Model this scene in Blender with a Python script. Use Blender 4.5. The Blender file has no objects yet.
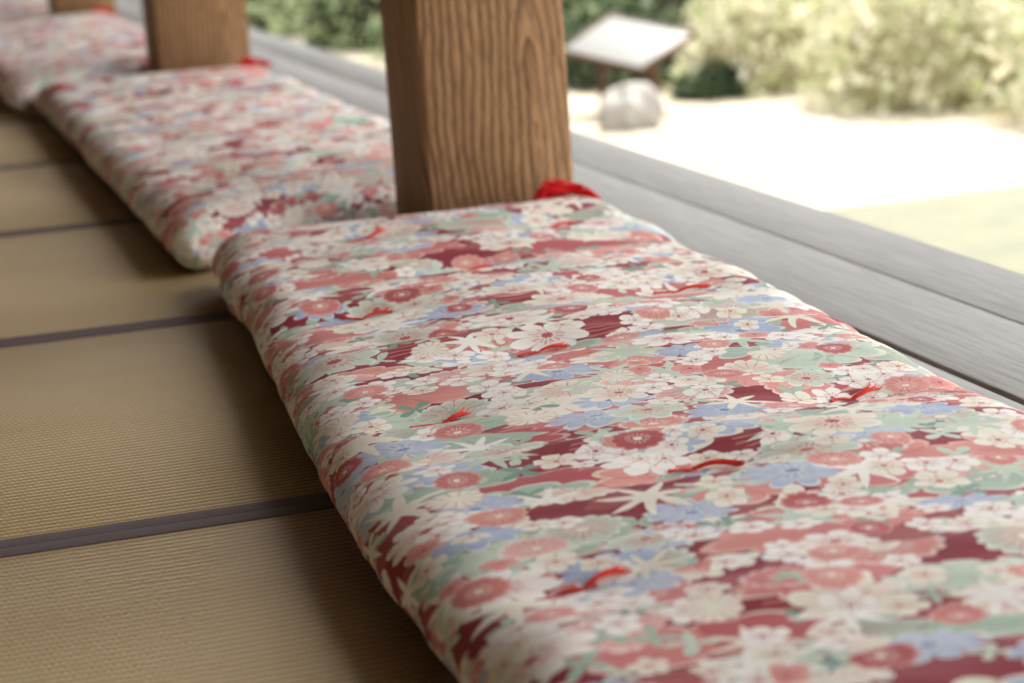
import bpy, math, random
import numpy as np
from mathutils import Matrix, Vector, Euler
random.seed(4); rng=np.random.default_rng(7)
scene=bpy.context.scene
D=bpy.data
# ------------------------------------------------------------------ helpers
def link(o,parent=None):
    scene.collection.objects.link(o)
    if parent: o.parent=parent
    return o
def empty(name,loc=(0,0,0),rotz=0):
    e=D.objects.new(name,None); e.location=loc; e.rotation_euler=(0,0,rotz); e.empty_display_size=.1
    return link(e)
def mesh_np(name,V,F,mat,parent=None,smooth=True,uv=None):
    V=np.asarray(V,dtype=np.float32); F=np.asarray(F,dtype=np.int32)
    me=D.meshes.new(name); me.vertices.add(len(V)); me.vertices.foreach_set('co',V.ravel())
    n=F.shape[1]; me.loops.add(F.size); me.loops.foreach_set('vertex_index',F.ravel())
    me.polygons.add(len(F)); me.polygons.foreach_set('loop_start',np.arange(0,F.size,n,dtype=np.int32))
    if smooth: me.polygons.foreach_set('use_smooth',np.ones(len(F),dtype=bool))
    if uv is not None:
        l=me.uv_layers.new(name='UVMap'); l.data.foreach_set('uv',np.asarray(uv,dtype=np.float32)[F.ravel()].ravel())
    me.update(calc_edges=True); me.validate()
    if mat: me.materials.append(mat)
    return link(D.objects.new(name,me),parent)
def boxes_vf(bs):
    V=[];F=[]
    for (x0,x1,y0,y1,z0,z1) in bs:
        b=len(V)
        V+=[(x0,y0,z0),(x1,y0,z0),(x1,y1,z0),(x0,y1,z0),(x0,y0,z1),(x1,y0,z1),(x1,y1,z1),(x0,y1,z1)]
        F+=[(b,b+3,b+2,b+1),(b+4,b+5,b+6,b+7),(b,b+1,b+5,b+4),(b+1,b+2,b+6,b+5),(b+2,b+3,b+7,b+6),(b+3,b,b+4,b+7)]
    return V,F
def boxes(name,bs,mat,parent=None,bevel=0.0,seg=2):
    V,F=boxes_vf(bs); o=mesh_np(name,V,F,mat,parent,smooth=False)
    if bevel:
        m=o.modifiers.new('bev','BEVEL'); m.width=bevel; m.segments=seg; m.limit_method='ANGLE'
    return o
def vn(x,y,seed=0):
    x=np.asarray(x,dtype=float);y=np.asarray(y,dtype=float)
    xi=np.floor(x);yi=np.floor(y);fx=x-xi;fy=y-yi
    fx=fx*fx*(3-2*fx);fy=fy*fy*(3-2*fy)
    def h(a,b):
        s=np.sin(a*127.1+b*311.7+seed*74.7)*43758.5453
        return s-np.floor(s)
    return (h(xi,yi)*(1-fx)+h(xi+1,yi)*fx)*(1-fy)+(h(xi,yi+1)*(1-fx)+h(xi+1,yi+1)*fx)*fy
def tubes(name,paths,rad,mat,parent=None,seg=5):
    V=[];F=[]
    for P in paths:
        P=[Vector(p) for p in P]; n=len(P); base=len(V)
        for i,p in enumerate(P):
            t=(P[min(i+1,n-1)]-P[max(i-1,0)]).normalized()
            a=t.cross(Vector((0,0,1)));
            if a.length<1e-3: a=t.cross(Vector((1,0,0)))
            a.normalize(); b=t.cross(a)
            r=rad*(0.5 if i in(0,n-1) else 1)
            for k in range(seg):
                an=2*math.pi*k/seg; V.append(tuple(p+a*math.cos(an)*r+b*math.sin(an)*r))
        for i in range(n-1):
            for k in range(seg):
                k2=(k+1)%seg
                F.append((base+i*seg+k,base+i*seg+k2,base+(i+1)*seg+k2,base+(i+1)*seg+k))
    return mesh_np(name,V,F,mat,parent)
# ------------------------------------------------------------------ node helper
def s2l(c):
    return tuple((v/12.92 if v<=.04045 else ((v+.055)/1.055)**2.4) for v in [q/255 for q in c])+(1,)
class G:
    def __init__(s,name):
        s.mat=D.materials.new(name); s.mat.use_nodes=True; s.nt=s.mat.node_tree
        s.b=s.nt.nodes['Principled BSDF']
    def n(s,t,**k):
        nd=s.nt.nodes.new(t)
        for a,v in k.items(): setattr(nd,a,v)
        return nd
    def put(s,inp,v):
        if isinstance(v,bpy.types.NodeSocket): s.nt.links.new(v,inp)
        elif v is not None: inp.default_value=v
    def m(s,op,a,b=None,c=None,clamp=False):
        nd=s.n('ShaderNodeMath',operation=op,use_clamp=clamp)
        s.put(nd.inputs[0],a); s.put(nd.inputs[1],b); s.put(nd.inputs[2],c); return nd.outputs[0]
    def v(s,op,a,b=None,scale=None):
        nd=s.n('ShaderNodeVectorMath',operation=op)
        s.put(nd.inputs[0],a); s.put(nd.inputs[1],b)
        if scale is not None: s.put(nd.inputs['Scale'],scale)
        return nd.outputs['Value'] if op in('LENGTH','DISTANCE','DOT_PRODUCT') else nd.outputs[0]
    def mix(s,f,a,b,blend='MIX'):
        nd=s.n('ShaderNodeMix',data_type='RGBA',blend_type=blend)
        s.put(nd.inputs[0],f); s.put(nd.inputs[6],a); s.put(nd.inputs[7],b); return nd.outputs[2]
    def sep(s,v):
        nd=s.n('ShaderNodeSeparateXYZ'); s.put(nd.inputs[0],v); return nd.outputs
    def comb(s,x,y,z=0.0):
        nd=s.n('ShaderNodeCombineXYZ'); s.put(nd.inputs[0],x);s.put(nd.inputs[1],y);s.put(nd.inputs[2],z); return nd.outputs[0]
    def ramp(s,f,stops,interp='LINEAR'):
        nd=s.n('ShaderNodeValToRGB'); cr=nd.color_ramp; cr.interpolation=interp
        while len(cr.elements)<len(stops): cr.elements.new(.5)
        for e,(p,c) in zip(cr.elements,stops): e.position=p; e.color=c
        s.put(nd.inputs[0],f); return nd.outputs[0]
    def noise(s,v,scale,detail=2,rough=.5,dist=0,dims='3D'):
        nd=s.n('ShaderNodeTexNoise',noise_dimensions=dims)
        s.put(nd.inputs['Vector'],v); nd.inputs['Scale'].default_value=scale; nd.inputs['Detail'].default_value=detail
        nd.inputs['Roughness'].default_value=rough; nd.inputs['Distortion'].default_value=dist
        return nd.outputs['Fac']
    def mr(s,v,a,b,c=0.,d=1.,smooth=False):
        nd=s.n('ShaderNodeMapRange'); 
        if smooth: nd.interpolation_type='SMOOTHSTEP'
        s.put(nd.inputs[0],v)
        for i,q in enumerate((a,b,c,d)): s.put(nd.inputs[i+1],q)
        return nd.outputs[0]
    def bump(s,h,strength,dist):
        nd=s.n('ShaderNodeBump'); nd.inputs['Strength'].default_value=strength; nd.inputs['Distance'].default_value=dist
        s.put(nd.inputs['Height'],h); s.put(s.b.inputs['Normal'],nd.outputs[0])
    def obj(s): return s.n('ShaderNodeTexCoord').outputs['Object']
    def fin(s,col,rough=.6,spec=.3):
        s.put(s.b.inputs['Base Color'],col); s.put(s.b.inputs['Roughness'],rough); s.b.inputs['Specular IOR Level'].default_value=spec
        return s.mat
# ------------------------------------------------------------------ floral fabric
RED=s2l((154,58,66)); DRED=s2l((136,44,56)); PINK=s2l((212,132,126)); ROSE=s2l((188,92,94)); SALM=s2l((226,156,144))
CREAM=s2l((240,232,214)); WHITE=s2l((248,243,234)); SAGE=s2l((172,194,174)); MINT=s2l((202,215,196)); BLUE=s2l((156,176,210)); PALE=s2l((234,192,182))
def fabric():
    g=G('floral_fabric')
    uv=g.n('ShaderNodeUVMap',uv_map='UVMap').outputs[0]
    nz=g.n('ShaderNodeTexNoise',noise_dimensions='2D'); g.put(nz.inputs['Vector'],uv); nz.inputs['Scale'].default_value=22; nz.inputs['Detail'].default_value=2
    warp=g.v('SCALE',g.v('SUBTRACT',nz.outputs['Color'],(.5,.5,.5)),scale=.008)
    uvw=g.v('ADD',uv,warp)
    sx=g.sep(uvw)
    nlow=g.noise(g.v('MULTIPLY',uv,(4,9,1)),1.0,2,dims='2D')
    ph=g.m('ADD',g.m('MULTIPLY',sx[1],900),g.m('MULTIPLY',nlow,45))
    line=g.m('GREATER_THAN',g.m('SINE',ph),.4)
    base=g.mix(g.noise(uv,9,1,dims='2D'),DRED,RED)
    lm=g.m('GREATER_THAN',g.noise(g.v('MULTIPLY',uv,(9,16,1)),1.0,1,dims='2D'),.50)
    col=g.mix(g.m('MULTIPLY',line,g.m('MULTIPLY',lm,.7)),base,PINK)
    def layer(col,cell,off,R,n,shape,pal,dens,stretch=(1,1),inner=None,center=None,maskn=None,petal=.22,rnd=.85,pline=ROSE,rimc=WHITE,rimw=.90):
        v=g.v('MULTIPLY',g.v('ADD',uvw,off+(0,)),(1/(cell*stretch[0]),1/(cell*stretch[1]),0))
        vo=g.n('ShaderNodeTexVoronoi',voronoi_dimensions='2D',feature='F1'); g.put(vo.inputs['Vector'],v)
        vo.inputs['Scale'].default_value=1; vo.inputs['Randomness'].default_value=rnd
        c=g.sep(vo.outputs['Color']); l=g.sep(g.v('SUBTRACT',v,vo.outputs['Position']))
        r=vo.outputs['Distance']
        th=g.m('ADD',g.m('ARCTAN2',l[1],l[0]),g.m('MULTIPLY',c[0],6.283))
        half=g.m('MULTIPLY',th,n/2)
        ac=g.m('ABSOLUTE',g.m('COSINE',half)) if n%2==0 else g.m('SQRT',g.m('MULTIPLY_ADD',g.m('COSINE',g.m('MULTIPLY',th,float(n))),.5,.5))
        if shape=='plum': f=g.m('MULTIPLY_ADD',g.m('POWER',ac,.55),.48,.52)
        elif shape=='mum': f=g.m('MULTIPLY_ADD',g.m('POWER',ac,.6),.16,.84)
        elif shape=='cloud': f=g.m('MULTIPLY_ADD',g.m('POWER',ac,.7),.26,.74)
        elif shape=='leaf': f=g.m('MULTIPLY_ADD',g.m('POWER',ac,1.6),.9,.1)
        else:
            f=g.m('MULTIPLY_ADD',g.m('POWER',g.m('SUBTRACT',1.0,g.m('SQRT',g.m('SUBTRACT',1.0,g.m('MULTIPLY',ac,ac),clamp=True))),1.1),.72,.30)
        size=g.m('MULTIPLY',g.m('MULTIPLY_ADD',c[1],.45,.75),R/cell)
        t=g.m('DIVIDE',r,g.m('MULTIPLY',size,f))
        mask=g.m('MULTIPLY',g.m('LESS_THAN',t,1.0),g.m('LESS_THAN',c[2],dens))
        if maskn is not None:
            pn=g.noise(vo.outputs['Position'],maskn[0],1,dims='2D')
            mask=g.m('MULTIPLY',mask,g.m('GREATER_THAN',pn,maskn[1]))
        pc=g.m('FRACT',g.m('MULTIPLY',c[1],17.31))
        k=len(pal); fc=g.ramp(pc,[(i/k,pal[i]) for i in range(k)],'CONSTANT')
        if inner is not None:
            fc=g.mix(g.m('MULTIPLY',g.mr(t,.9,.1,0,1),.6),fc,inner)
        if petal>0:
            pl=g.m('MULTIPLY',g.m('LESS_THAN',ac,.24),g.m('GREATER_THAN',t,.3))
            fc=g.mix(g.m('MULTIPLY',pl,petal),fc,pline)
            rim=g.m('GREATER_THAN',t,rimw); fc=g.mix(g.m('MULTIPLY',rim,.6),fc,rimc)
        if center is not None:
            fc=g.mix(g.m('LESS_THAN',t,.16),fc,center)
            st=g.m('MULTIPLY',g.m('MULTIPLY',g.m('GREATER_THAN',t,.24),g.m('LESS_THAN',t,.46)),g.m('GREATER_THAN',g.m('COSINE',g.m('MULTIPLY',th,15.0)),.35))
            fc=g.mix(g.m('MULTIPLY',st,.6),fc,center)
        return g.mix(mask,col,fc)
    col=layer(col,.092,(1.3,2.7),.051,9,'cloud',[PINK,ROSE,SALM,SAGE,PINK,MINT],.76,stretch=(1.8,.9),petal=.35,inner=ROSE,rimc=PALE)
    col=layer(col,.074,(5.1,.7),.037,8,'cloud',[SAGE,CREAM,ROSE,PINK,MINT,SALM],.64,stretch=(1.8,.85),petal=.3,rimc=CREAM)
    col=layer(col,.074,(2.2,9.1),.031,16,'mum',[PALE,SALM,CREAM,PINK,MINT],.60,inner=PINK,center=CREAM,petal=.6,stretch=(1.15,.9))
    col=layer(col,.040,(7.2,3.3),.018,4,'leaf',[SAGE,s2l((134,162,146)),MINT],.6,petal=0,maskn=(.35,.42))
    col=layer(col,.098,(3.7,4.4),.030,10,'plum',[BLUE,s2l((176,190,216))],.78,inner=CREAM,petal=.25,pline=s2l((128,148,188)),center=s2l((128,148,188)),stretch=(1.35,.9))
    col=layer(col,.095,(8.9,1.9),.038,7,'maple',[CREAM,WHITE,MINT],.6,petal=0)
    col=layer(col,.090,(3.1,7.7),.033,8,'plum',[CREAM,WHITE,MINT],.45,petal=.4,inner=PALE,center=ROSE,pline=s2l((176,156,130)),stretch=(1.2,.9))
    col=layer(col,.040,(.4,6.2),.0190,5,'plum',[WHITE,CREAM,CREAM,WHITE],.82,center=s2l((196,120,100)),maskn=(.28,.52),petal=.4)
    col=layer(col,.035,(4.4,8.2),.0165,5,'plum',[WHITE,CREAM,SALM,WHITE],.82,center=ROSE,maskn=(.24,.57),petal=.4)
    col=layer(col,.068,(6.6,5.5),.020,12,'mum',[PINK,ROSE,CREAM,SALM],.32,center=CREAM,petal=.6,rimc=PALE)
    w=g.noise(uv,900,2,dims='2D')
    g.bump(g.m('ADD',w,g.m('MULTIPLY',g.noise(g.v('MULTIPLY',uv,(.5,1,1)),70,3,dims='2D'),3.5)),.3,.0016)
    return g.fin(col,.72,.25)
FAB=fabric()
def simple(name,col,rough=.7,spec=.3,var=.0,scale=10,bump=0,col2=None):
    g=G(name); c=s2l(col)
    if var or col2:
        n=g.noise(g.obj(),scale,4,.6)
        c2=s2l(col2) if col2 else tuple(v*(1-var) for v in c[:3])+(1,)
        n=g.mr(n,.35,.65); cc=g.mix(n,c,c2)
    else: cc=c
    if bump: g.bump(g.noise(g.obj(),scale*4,4,.6),.5,bump)
    return g.fin(cc,rough,spec)
YARN=simple('red_yarn',(232,56,32),.55,.3,.3,200)
TASS=simple('scarlet_cord',(228,14,22),.6,.3,.25,150)
def tatami_mat():
    g=G('tatami_rush'); o=g.obj(); x=g.sep(o)
    rib=g.m('SINE',g.m('MULTIPLY',x[1],2*math.pi/.0115))
    st=g.noise(g.v('MULTIPLY',o,(90,420,1)),1.0,3)
    row=g.m('FLOOR',g.m('DIVIDE',x[1],.0115))
    bead=g.m('SINE',g.m('ADD',g.m('MULTIPLY',x[0],2*math.pi/.0057),g.m('MULTIPLY',row,2.6)))
    big=g.noise(g.v('MULTIPLY',o,(1.2,3,1)),1.5,3)
    c=g.mix(st,s2l((162,137,96)),s2l((202,177,130)))
    c=g.mix(g.mr(big,.3,.7,0,.6),c,s2l((166,137,90)))
    c=g.mix(g.mr(rib,-1,-.2,.6,0),c,s2l((100,78,50)))
    g.bump(g.m('ADD',rib,g.m('ADD',g.m('MULTIPLY',bead,.22),g.m('MULTIPLY',st,1.0))),.6,.0022)
    return g.fin(c,.6,.35)
TAT=tatami_mat()
def heri_mat():
    g=G('tatami_border_cloth'); o=g.obj()
    w=g.noise(g.v('MULTIPLY',o,(500,500,1)),1,2)
    g.bump(w,.4,.001); return g.fin(g.mix(w,s2l((78,66,66)),s2l((110,96,94))),.8,.2)
HERI=heri_mat()
def wood(name,c1,c2,c3,ring=90,axis='Z',tilt=(.05,.03),off=(.11,.16),rough=.6,fine=.5,bump=.002,ringmix=.8,wob=.11,wob2=.006):
    g=G(name); o=g.obj(); mp=g.n('ShaderNodeMapping'); g.put(mp.inputs[0],o)
    mp.inputs['Location'].default_value=(off[0],off[1],0); mp.inputs['Rotation'].default_value=(tilt[0],tilt[1],0)
    p=mp.outputs[0]; s=g.sep(p)
    if axis=='Z': a,b,l=s[0],s[1],s[2]
    else: a,b,l=s[0],s[2],s[1]
    q=g.comb(g.m('MULTIPLY',a,3.5),g.m('MULTIPLY',b,3.5),g.m('MULTIPLY',l,1.6))
    nz=g.noise(q,1.6,2,.5)
    nz2=g.noise(g.comb(g.m('MULTIPLY',a,22),g.m('MULTIPLY',b,22),g.m('MULTIPLY',l,6)),1.0,2,.5)
    r=g.m('SQRT',g.m('ADD',g.m('MULTIPLY',a,a),g.m('MULTIPLY',b,b)))
    r=g.m('ADD',r,g.m('ADD',g.m('MULTIPLY',g.m('SUBTRACT',nz,.5),wob),g.m('MULTIPLY',g.m('SUBTRACT',nz2,.5),wob2)))
    fr=g.m('FRACT',g.m('MULTIPLY',r,float(ring)))
    fr=g.m('POWER',fr,1.8)
    fn=g.noise(g.comb(g.m('MULTIPLY',a,260),g.m('MULTIPLY',b,260),g.m('MULTIPLY',l,6)),1.0,3,.6)
    lo=g.noise(g.comb(g.m('MULTIPLY',a,12),g.m('MULTIPLY',b,12),g.m('MULTIPLY',l,1.2)),1.0,3,.6)
    c=g.mix(g.mr(lo,.3,.7),s2l(c1),s2l(c2))
    c=g.mix(g.m('MULTIPLY',fr,ringmix),c,s2l(c3))
    c=g.mix(g.m('MULTIPLY',g.mr(fn,.45,.72),fine),c,s2l(c3))
    g.bump(g.m('ADD',g.m('MULTIPLY',fr,-.9),g.m('MULTIPLY',fn,-.8)),.8,bump)
    return g.fin(c,rough,.3)
PIL=wood('aged_cedar_wood',(196,154,110),(156,116,78),(74,48,33),ring=74,off=(-.062,.135),tilt=(.13,.02),fine=.6,bump=.0035,ringmix=.8,wob=.055,wob2=.004,rough=.72)
DECKM=wood('weathered_deck_wood',(164,159,151),(140,135,128),(92,88,83),ring=60,axis='Y',off=(.3,.5),tilt=(.02,.0),fine=.6,rough=.58,bump=.0014,ringmix=.28,wob=.06)
DARKW=wood('dark_beam_wood',(112,84,60),(92,66,46),(50,34,24),axis='Y')
PLAST=simple('plaster_wall',(206,196,176),.9,.2,.12,3)
PAPER=simple('shoji_paper',(232,226,212),.8,.2,.05,6)
# ------------------------------------------------------------------ floor: tatami + deck
Y0=1.964; P=.932; XR=.66
for row in range(-4,12):
    for (xa,xb) in [(XR-1.86,XR),(XR-3.72,XR-1.86)]:
        ya=Y0+row*P; yb=ya+P
        e=empty('tatami_mat',(0,0,0)) 
        boxes('rush_surface',[(xa,xb,ya+.0005,yb-.0005,-.05,-.0012)],TAT,e)
        hb=.026
        boxes('cloth_border',[(xa,xb,ya+.0006,ya+hb,-.049,.0003),(xa,xb,yb-hb,yb-.0006,-.049,.0003)],HERI,e,bevel=.0008)
deck=empty('wooden_veranda_deck')
seams=[XR+.002,.90,1.085,1.262,1.414]
bs=[]
ys=[-2.5,4.9,9.3,14.7,21]
for i in range(len(seams)-1):
    for j in range(len(ys)-1):
        sh=(.0,.9,-.7,.5)[i]
        bs.append((seams[i]+.0022,seams[i+1]-.0022,ys[j]+(sh if j>0 else 0)+.0012,ys[j+1]+(sh if j<3 else 0)-.0012,-.045,-.001-(.002 if i%2 else 0)))
boxes('deck_boards',bs,DECKM,deck,bevel=.0035)
boxes('edge_joist',[(1.32,1.385,-2.5,21,-.19,-.047)],DARKW,deck)
boxes('deck_posts',[(1.28,1.385,y,y+.11,-.80,-.19) for y in np.arange(-2.2,21,1.9)],DARKW,deck)
boxes('under_floor_boards',[(-3.2,1.28,-2.5,15.2,-.12,-.052)],DARKW,deck)
# ------------------------------------------------------------------ room shell
boxes('ceiling',[(-3.2,2.35,-2.5,21,2.62,2.70)],DARKW)
boxes('wall_left',[(-3.26,-3.2,-2.5,15.2,-.05,2.62)],PLAST)
boxes('wall_back',[(-3.2,.66,15.2,15.28,-.05,2.62)],PAPER)
boxes('wall_front',[(-3.2,.66,-2.58,-2.5,-.05,2.62)],PAPER)
boxes('trim_1',[(.80,.98,-2.5,15.2,2.30,2.46)],DARKW)
# ------------------------------------------------------------------ pillars
for i,(x,y,wdt) in enumerate([(.775,.30,.227),(.778,3.155,.227),(.745,5.86,.245),(.730,8.75,.24),(.745,11.6,.235)]):
    V,F=boxes_vf([(-wdt/2,wdt/2,-wdt/2,wdt/2,0,2.30)])
    o=mesh_np('wooden_pillar',V,F,PIL,smooth=False); o.location=(x+wdt/2,y+wdt/2,0)
    m=o.modifiers.new('bev','BEVEL'); m.width=.007; m.segments=3
# ------------------------------------------------------------------ cushions
T=.082; EW=.062; ARC=.082
def rr_dist(x,y,W,L,r):
    qx=np.abs(x)-(W/2-r); qy=np.abs(y)-(L/2-r)
    out=np.sqrt(np.maximum(qx,0)**2+np.maximum(qy,0)**2)+np.minimum(np.maximum(qx,qy),0)-r
    return -out
def sm(t): t=np.clip(t,0,1); return t*t*(3-2*t)
def cushion(cx,cy,W,L,rot,seed,tufts,warp=None,res=.008,tpos=None,bow=0.0):
    root=empty('long_floor_cushion',(cx,cy,0),rot); r=.065
    def axis(S):
        h=S/2-EW; n=int(2*(h+ARC)/res); return np.linspace(-(h+ARC),h+ARC,n),h
    ax,hx=axis(W); ay,hy=axis(L)
    def pos(q,h):
        t=np.clip((np.abs(q)-h)/ARC,0,1)
        return np.where(np.abs(q)<=h,q,np.sign(q)*(h+EW*np.sin(t*math.pi/2)))
    QX,QY=np.meshgrid(ax,ay,indexing='ij'); X=pos(QX,hx); Y=pos(QY,hy)
    ux=np.clip((np.abs(X)-(W/2-r))/r,0,1); uy=np.clip((np.abs(Y)-(L/2-r))/r,0,1)
    both=(ux>0)&(uy>0)
    X2=np.where(both,np.sign(X)*(W/2-r+r*ux*np.sqrt(1-uy*uy/2)),X)
    Y2=np.where(both,np.sign(Y)*(L/2-r+r*uy*np.sqrt(1-ux*ux/2)),Y)
    X,Y=X2,Y2
    def height(X,Y):
        d=np.maximum(rr_dist(X,Y,W,L,r),0); e=np.clip(d/EW,0,1); prof=np.sqrt(np.clip(1-(1-e)**2,0,1))
        z=T/2*prof+.009*sm(d/.25)
        wr=.0062*(vn(X*2.5+.25*np.sin(Y*9),Y*10,seed)-.5)*2+.0042*(vn(X*5+Y*3,Y*26,seed+1)-.5)*2+.0018*(vn(X*12,Y*60+X*12,seed+2)-.5)*2
        gf=np.exp(-((d-.03)/.05)**2)*.0034*(vn(Y*24,X*2,seed+3)-.5)*2
        z=z+(wr+gf)*prof
        for (tx,ty) in tufts:
            rr=(X-tx)**2/.07**2+(Y-ty)**2/.04**2
            z=z-.012*np.exp(-rr)*prof
        return z,prof,d,e
    z,prof,d,e=height(X,Y)
    edge=(1-sm(d/.06))
    bulge=(.0050*(vn(Y*5,Y*0,seed+5)-.5)*2+.0024*(vn(Y*26,Y*0+3,seed+6)-.5)*2)*edge
    bx=X+np.sign(X)*bulge*sm((np.abs(X)-(W/2-.1))/.08)
    bx=bx-np.where(X<0,bow*np.exp(-((Y-.08)/.42)**2)*sm((-X-.02)/.24),0)
    bulge2=(.005*(vn(X*8,X*0,seed+7)-.5)*2)*edge
    by=Y+np.sign(Y)*bulge2*sm((np.abs(Y)-(L/2-.1))/.08)
    by2=warp(bx,by) if warp else by
    zt=T/2+z; zb=np.maximum(T/2-T/2*prof,.001)
    nx,ny=X.shape; I=np.arange(nx*ny).reshape(nx,ny)
    Fq=np.stack([I[:-1,:-1],I[1:,:-1],I[1:,1:],I[:-1,1:]],-1).reshape(-1,4)
    N=nx*ny
    Vt=np.stack([bx,by2,zt],-1).reshape(-1,3); Vb=np.stack([bx,by2,zb],-1).reshape(-1,3)
    off=np.array([seed*1.37,seed*3.11])
    UV=np.stack([QX,QY],-1).reshape(-1,2)+off
    UB=np.stack([2*np.sign(QX)*(hx+ARC)-QX,QY],-1).reshape(-1,2)+off
    mesh_np('cushion_body',np.vstack([Vt,Vb]),np.vstack([Fq,Fq[:,::-1]+N]),FAB,root,uv=np.vstack([UV,UB]))
    def top(x,y):
        zz,_,_,_=height(np.array([x]),np.array([y]))
        yy=y if not warp else float(warp(np.array([x]),np.array([y]))[0])
        return Vector((x,yy,T/2+float(zz[0])))
    paths=[]; R=random.Random(seed)
    for (tx,ty) in tufts:
        for side in (-1,1):
            L1=R.uniform(.034,.050) if side>0 else R.uniform(.016,.032); ang=R.uniform(-.35,.35)+(math.pi if side<0 else 0); cur=R.uniform(-.6,.6)
            for st in range(3):
                pts=[]; n=9; fan=(st-1)*.16
                for i in range(n):
                    t=i/(n-1); a=ang+cur*t+fan*t
                    px=tx+math.cos(a)*L1*t; py=ty+math.sin(a)*L1*t*.9+(st-1)*.0012
                    p=top(px,py); p.z+=.0016+.0035*math.sin(math.pi*min(1,t*1.15))*(.6+.4*side)
                    pts.append(p)
                paths.append(pts)
    tubes('tuft_yarn',paths,.0011,YARN,root)
    paths=[]
    tx,ty=tpos
    c=top(tx,ty)+Vector((0,.0,.010))
    for k in range(16):
        a0=R.uniform(0,6.28); tilt=R.uniform(-1.2,1.2); rr=R.uniform(.008,.016); pts=[]; ox=R.uniform(-.012,.008)
        for i in range(13):
            a=a0+i/12*6.28; pts.append(c+Vector((ox+math.cos(a)*rr*1.3,math.sin(a)*rr*math.cos(tilt),math.sin(a)*rr*math.sin(tilt)+.003)))
        paths.append(pts)
    for k in range(70):
        sd=1 if k%3 else -1; Ln=R.uniform(.035,.066)*(1.0 if sd>0 else .6); an=R.uniform(-.5,.25); pts=[]
        lift=R.uniform(.0,.014)
        for i in range(8):
            t=i/7; q=c+Vector((sd*math.cos(an)*Ln*t,math.sin(an)*Ln*t,0)); 
            qy=min(q.y,L/2-.02); qx=max(-W/2+.02,min(q.x,W/2-.02))
            zz=top(qx,qy).z if not warp else c.z-.012
            q.z=max(zz+.002,c.z*(1-t)+zz*t+lift*math.sin(math.pi*t))
            pts.append(q)
        paths.append(pts)
    tubes('corner_tassel',paths,.0015,TASS,root)
    return root
c1=(.656,1.79); rot1=-math.radians(3.2)
tw=[(.60,1.62),(.433,1.40),(.465,1.91),(.625,2.12),(.824,1.80),(.675,2.60),(.508,2.42),(.851,2.32),(.62,2.90),(.86,2.84),(.78,1.25),(.55,1.05),(.50,2.82)]
def toloc(p,c,rot):
    dx,dy=p[0]-c[0],p[1]-c[1]; cr,sr=math.cos(-rot),math.sin(-rot); return (dx*cr-dy*sr,dx*sr+dy*cr)
cushion(c1[0],c1[1],.592,2.61,rot1,3,[toloc(p,c1,rot1) for p in tw],tpos=(.214,1.262),bow=.017)
def grid_t(W,L,s):
    R=random.Random(s); out=[]; k=0; y=-L/2+.18
    while y<L/2-.12:
        for x in ([-.17,.02,.2] if k%2 else [-.09,.12]): out.append((x+R.uniform(-.02,.02),y+R.uniform(-.02,.02)))
        y+=.30; k+=1
    return out
def w2(x,y):
    f=sm((-y-(1.30-.45))/.45)
    return y+f*np.clip((x+.28)*.72,0,.32)
cushion(.703,4.485,.595,2.63,0.0,11,grid_t(.6,2.61,1),warp=w2,tpos=(.262,1.26),res=.010)
def w3(x,y):
    f=sm((-y-(1.38-.45))/.45)
    return y+f*np.clip((x+.20)*.78,0,.36)-f*.10*np.clip(-x*3,0,1)
cushion(.645,7.25,.62,2.78,math.radians(.6),19,grid_t(.6,2.78,2),warp=w3,res=.012,tpos=(.255,1.34))
cushion(.67,10.12,.60,2.78,0,27,grid_t(.6,2.78,3),warp=w2,res=.014,tpos=(.255,1.34))
# ------------------------------------------------------------------ garden
GZ=-.80
def ground():
    g=G('garden_sand'); o=g.obj(); n=g.noise(o,2.2,5,.6)
    c=g.mix(g.mr(n,.35,.65),s2l((194,184,166)),s2l((168,157,136)))
    g.bump(g.noise(o,60,3),.4,.01); return g.fin(c,.9,.2)
mesh_np('garden_ground',[(-20,-12,GZ),(30,-12,GZ),(30,45,GZ),(-20,45,GZ)],[(0,1,2,3)],ground(),smooth=False)
n=40; xs=np.linspace(1.9,5.3,n); ysx=np.linspace(-6,7.6,n); GX,GY=np.meshgrid(xs,ysx,indexing='ij')
Hh=GZ+.012+.02*vn(GX*1.3,GY*1.3,3); Hh[0,:]=GZ-.01;Hh[-1,:]=GZ-.01;Hh[:,0]=GZ-.01;Hh[:,-1]=GZ-.01
GY2=GY+np.where(GY>7,.12*(vn(GX*2,GY*0,5)-.5),0)
I=np.arange(n*n).reshape(n,n)
mesh_np('moss_lawn',np.stack([GX,GY2,Hh],-1).reshape(-1,3),np.stack([I[:-1,:-1],I[1:,:-1],I[1:,1:],I[:-1,1:]],-1).reshape(-1,4),
        simple('moss',(122,124,108),.95,.1,0,5,.01,(134,132,114)))
def rock(name,x,y,sx,sy,sz,seed,mat):
    import bmesh
    bm=bmesh.new(); bmesh.ops.create_icosphere(bm,subdivisions=4,radius=1)
    for v in bm.verts:
        c=v.co.copy(); k=1+.28*(float(vn(c.x*1.6+c.z*1.1+5,c.y*1.6-c.z+5,seed))-.5)*2+.08*(float(vn(c.x*5+c.z*3,c.y*5+9,seed+1))-.5)*2
        v.co=Vector((c.x*sx*k,c.y*sy*k,max(c.z*sz*k,-sz*.35)))
    for f in bm.faces: f.smooth=True
    me=D.meshes.new(name); bm.to_mesh(me); bm.free(); me.materials.append(mat)
    o=link(D.objects.new(name,me)); o.location=(x,y,GZ+sz*.33); return o
ROCKL=simple('pale_granite',(178,174,168),.85,.2,.3,6,.01)
ROCKD=simple('dark_garden_stone',(110,104,92),.85,.2,.4,5,.01)
rock('garden_rock',3.60,10.3,.15,.15,.17,1,ROCKL)
rock('garden_rock',3.45,11.7,.22,.2,.12,6,ROCKD)
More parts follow.
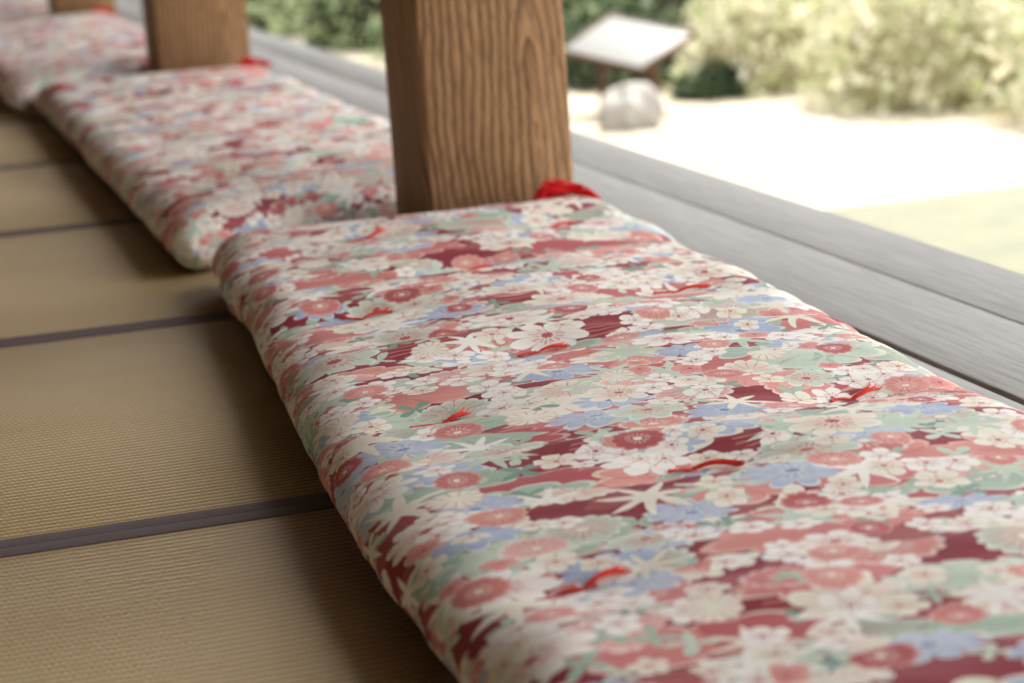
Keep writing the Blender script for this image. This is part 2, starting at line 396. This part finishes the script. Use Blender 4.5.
rock('garden_rock',2.8,14.2,.22,.2,.16,8,ROCKL)
rock('garden_rock',2.3,17.3,.3,.3,.26,9,ROCKD)
def leafmat(name,ca,cb,cc):
    g=G(name); ge=g.n('ShaderNodeNewGeometry')
    c=g.ramp(ge.outputs['Random Per Island'],[(0,s2l(ca)),(.5,s2l(cb)),(1,s2l(cc))])
    g.fin(c,.6,.3)
    tr=g.n('ShaderNodeBsdfTranslucent'); g.put(tr.inputs[0],c); mx=g.n('ShaderNodeMixShader'); mx.inputs[0].default_value=.35
    out=[q for q in g.nt.nodes if q.type=='OUTPUT_MATERIAL'][0]
    g.nt.links.new(g.b.outputs[0],mx.inputs[1]); g.nt.links.new(tr.outputs[0],mx.inputs[2]); g.nt.links.new(mx.outputs[0],out.inputs[0])
    return g.mat
LG=leafmat('green_leaves',(88,108,74),(136,152,110),(178,186,146))
LY=leafmat('pale_dry_leaves',(184,180,142),(238,232,210),(160,172,116))
LD=leafmat('dark_leaves',(44,58,40),(70,88,58),(116,126,94))
CORE=simple('twig_core',(52,50,36),.95,.1,.3,8)
COREY=simple('dry_twig_core',(160,154,120),.95,.1,.3,8)
def bush(x,y,rx,ry,h,nl,ls,mat,core,seed):
    r=np.random.default_rng(seed); e=empty('garden_bush',(x,y,GZ))
    n=nl; d=r.normal(size=(n,3)); d/=np.linalg.norm(d,axis=1)[:,None]; d[:,2]=np.abs(d[:,2])*1.0
    k=(.78+.3*r.random(n))*(.8+.4*vn(d[:,0]*2.2+seed,d[:,1]*2.2+d[:,2]*2,seed))
    C=d*k[:,None]*np.array([rx,ry,h])
    C[:,2]=np.maximum(C[:,2],.03)
    a=r.normal(size=(n,3)); a/=np.linalg.norm(a,axis=1)[:,None]; b=np.cross(a,r.normal(size=(n,3))); b/=np.linalg.norm(b,axis=1)[:,None]
    s=ls*(.6+.8*r.random(n))[:,None]
    V=np.stack([C-a*s,C+b*s*.42-a*s*.1,C+a*s,C-b*s*.42-a*s*.1],1).reshape(-1,3)
    V[:,2]=np.maximum(V[:,2],0.002)
    F=np.arange(4*n).reshape(n,4)
    mesh_np('leaves',V,F,mat,e,smooth=False)
    import bmesh
    bm=bmesh.new(); bmesh.ops.create_icosphere(bm,subdivisions=3,radius=1)
    for v in bm.verts:
        c=v.co; q=.72*(.85+.3*float(vn(c.x*2.2+seed,c.y*2.2+c.z*2,seed))); v.co=Vector((c.x*rx*q,c.y*ry*q,max(c.z,0)*h*q))
    me=D.meshes.new('twig_core'); bm.to_mesh(me); bm.free(); me.materials.append(core); link(D.objects.new('twig_core',me),e)
B=[ (5.75,8.9,.85,.85,1.0,'Y'),(5.15,10.15,.70,.65,.85,'Y'),(7.0,6.8,1.0,1.0,1.2,'Y'),(4.80,11.45,.5,.5,.60,'Y'),(5.7,11.8,.8,.8,1.15,'Y'),
 (4.40,11.25,.22,.25,.17,'D'),(4.35,12.3,.55,.6,.40,'D'),(3.95,12.9,.45,.5,.38,'D'),(4.9,13.5,.9,.9,1.0,'G'),(4.2,14.8,.8,.9,.8,'G'),(4.0,16.8,.9,1.0,.9,'G'),
 (3.8,18.9,1.0,1.1,1.0,'G'),(5.4,15.6,1.3,1.3,1.6,'G'),(3.7,21.5,1.1,1.2,1.2,'D'),(7.3,10.2,1.1,1.3,1.9,'Y'),(8.2,4.2,1.2,1.3,1.6,'G'),
 (8.4,1.6,1.2,1.4,1.6,'G'),(7.2,13.2,1.4,1.4,2.1,'G'),(3.3,24.5,1.3,1.3,1.5,'G'),(5.6,19,1.5,1.5,2.0,'G'),(5.4,23,1.6,1.6,2.2,'G'),(1.6,25.5,1.5,1.3,1.7,'D')]
for i,(x,y,rx,ry,h,k) in enumerate(B):
    mat,core={'Y':(LY,COREY),'D':(LD,CORE),'G':(LG,CORE)}[k]
    bush(x,y,rx,ry,h,int(2600*max(rx,.6)**1.5),.045 if rx>.4 else .03,mat,core,40+i)
sg=empty('garden_signboard',(3.80,10.9,GZ),math.radians(-62))
SW=simple('sign_face',(132,131,127),.5,.3,.04,9)
rt=(math.radians(20),math.radians(9),0)
o=boxes('board',[(-.28,.28,-.20,.20,-.008,.008)],SW,sg,bevel=.003); o.rotation_euler=rt; o.location=(0,0,.365)
o=boxes('board_frame',[(-.295,.295,-.215,-.20,-.02,.012),(-.295,.295,.20,.215,-.02,.012),(-.295,-.28,-.20,.20,-.02,.012),(.28,.295,-.20,.20,-.02,.012)],DARKW,sg); o.rotation_euler=rt; o.location=(0,0,.365)
boxes('sign_posts',[(-.2,-.16,-.02,.02,0,.38),(.16,.20,-.02,.02,0,.328)],DARKW,sg,bevel=.004)
# ------------------------------------------------------------------ light
w=D.worlds.new('sky'); scene.world=w; w.use_nodes=True
bg=w.node_tree.nodes['Background']; bg.inputs[0].default_value=(.96,.975,1.0,1); bg.inputs[1].default_value=3.25
sun=D.lights.new('sun','SUN'); sun.energy=8.0; sun.angle=.01; sun.color=(1,.95,.86)
so=link(D.objects.new('sun',sun)); dirv=Vector((.30,.42,.85)).normalized(); so.rotation_euler=dirv.to_track_quat('Z','Y').to_euler(); so.location=(6,6,8)
# ------------------------------------------------------------------ camera
cam=D.cameras.new('camera'); co=link(D.objects.new('camera',cam)); scene.camera=co
Rm=Matrix(((.9561,.1258,-.2649),(-.2853,.1889,-.9396),(-.0682,.9739,.2165)))
co.rotation_mode='QUATERNION'; co.rotation_quaternion=Rm.to_quaternion().normalized(); co.location=(0,0,.58)
cam.sensor_width=36; cam.lens=77.8; cam.clip_start=.05; cam.clip_end=200
cam.dof.use_dof=True; cam.dof.focus_distance=2.10; cam.dof.aperture_fstop=5.2
scene.view_settings.view_transform='Standard'
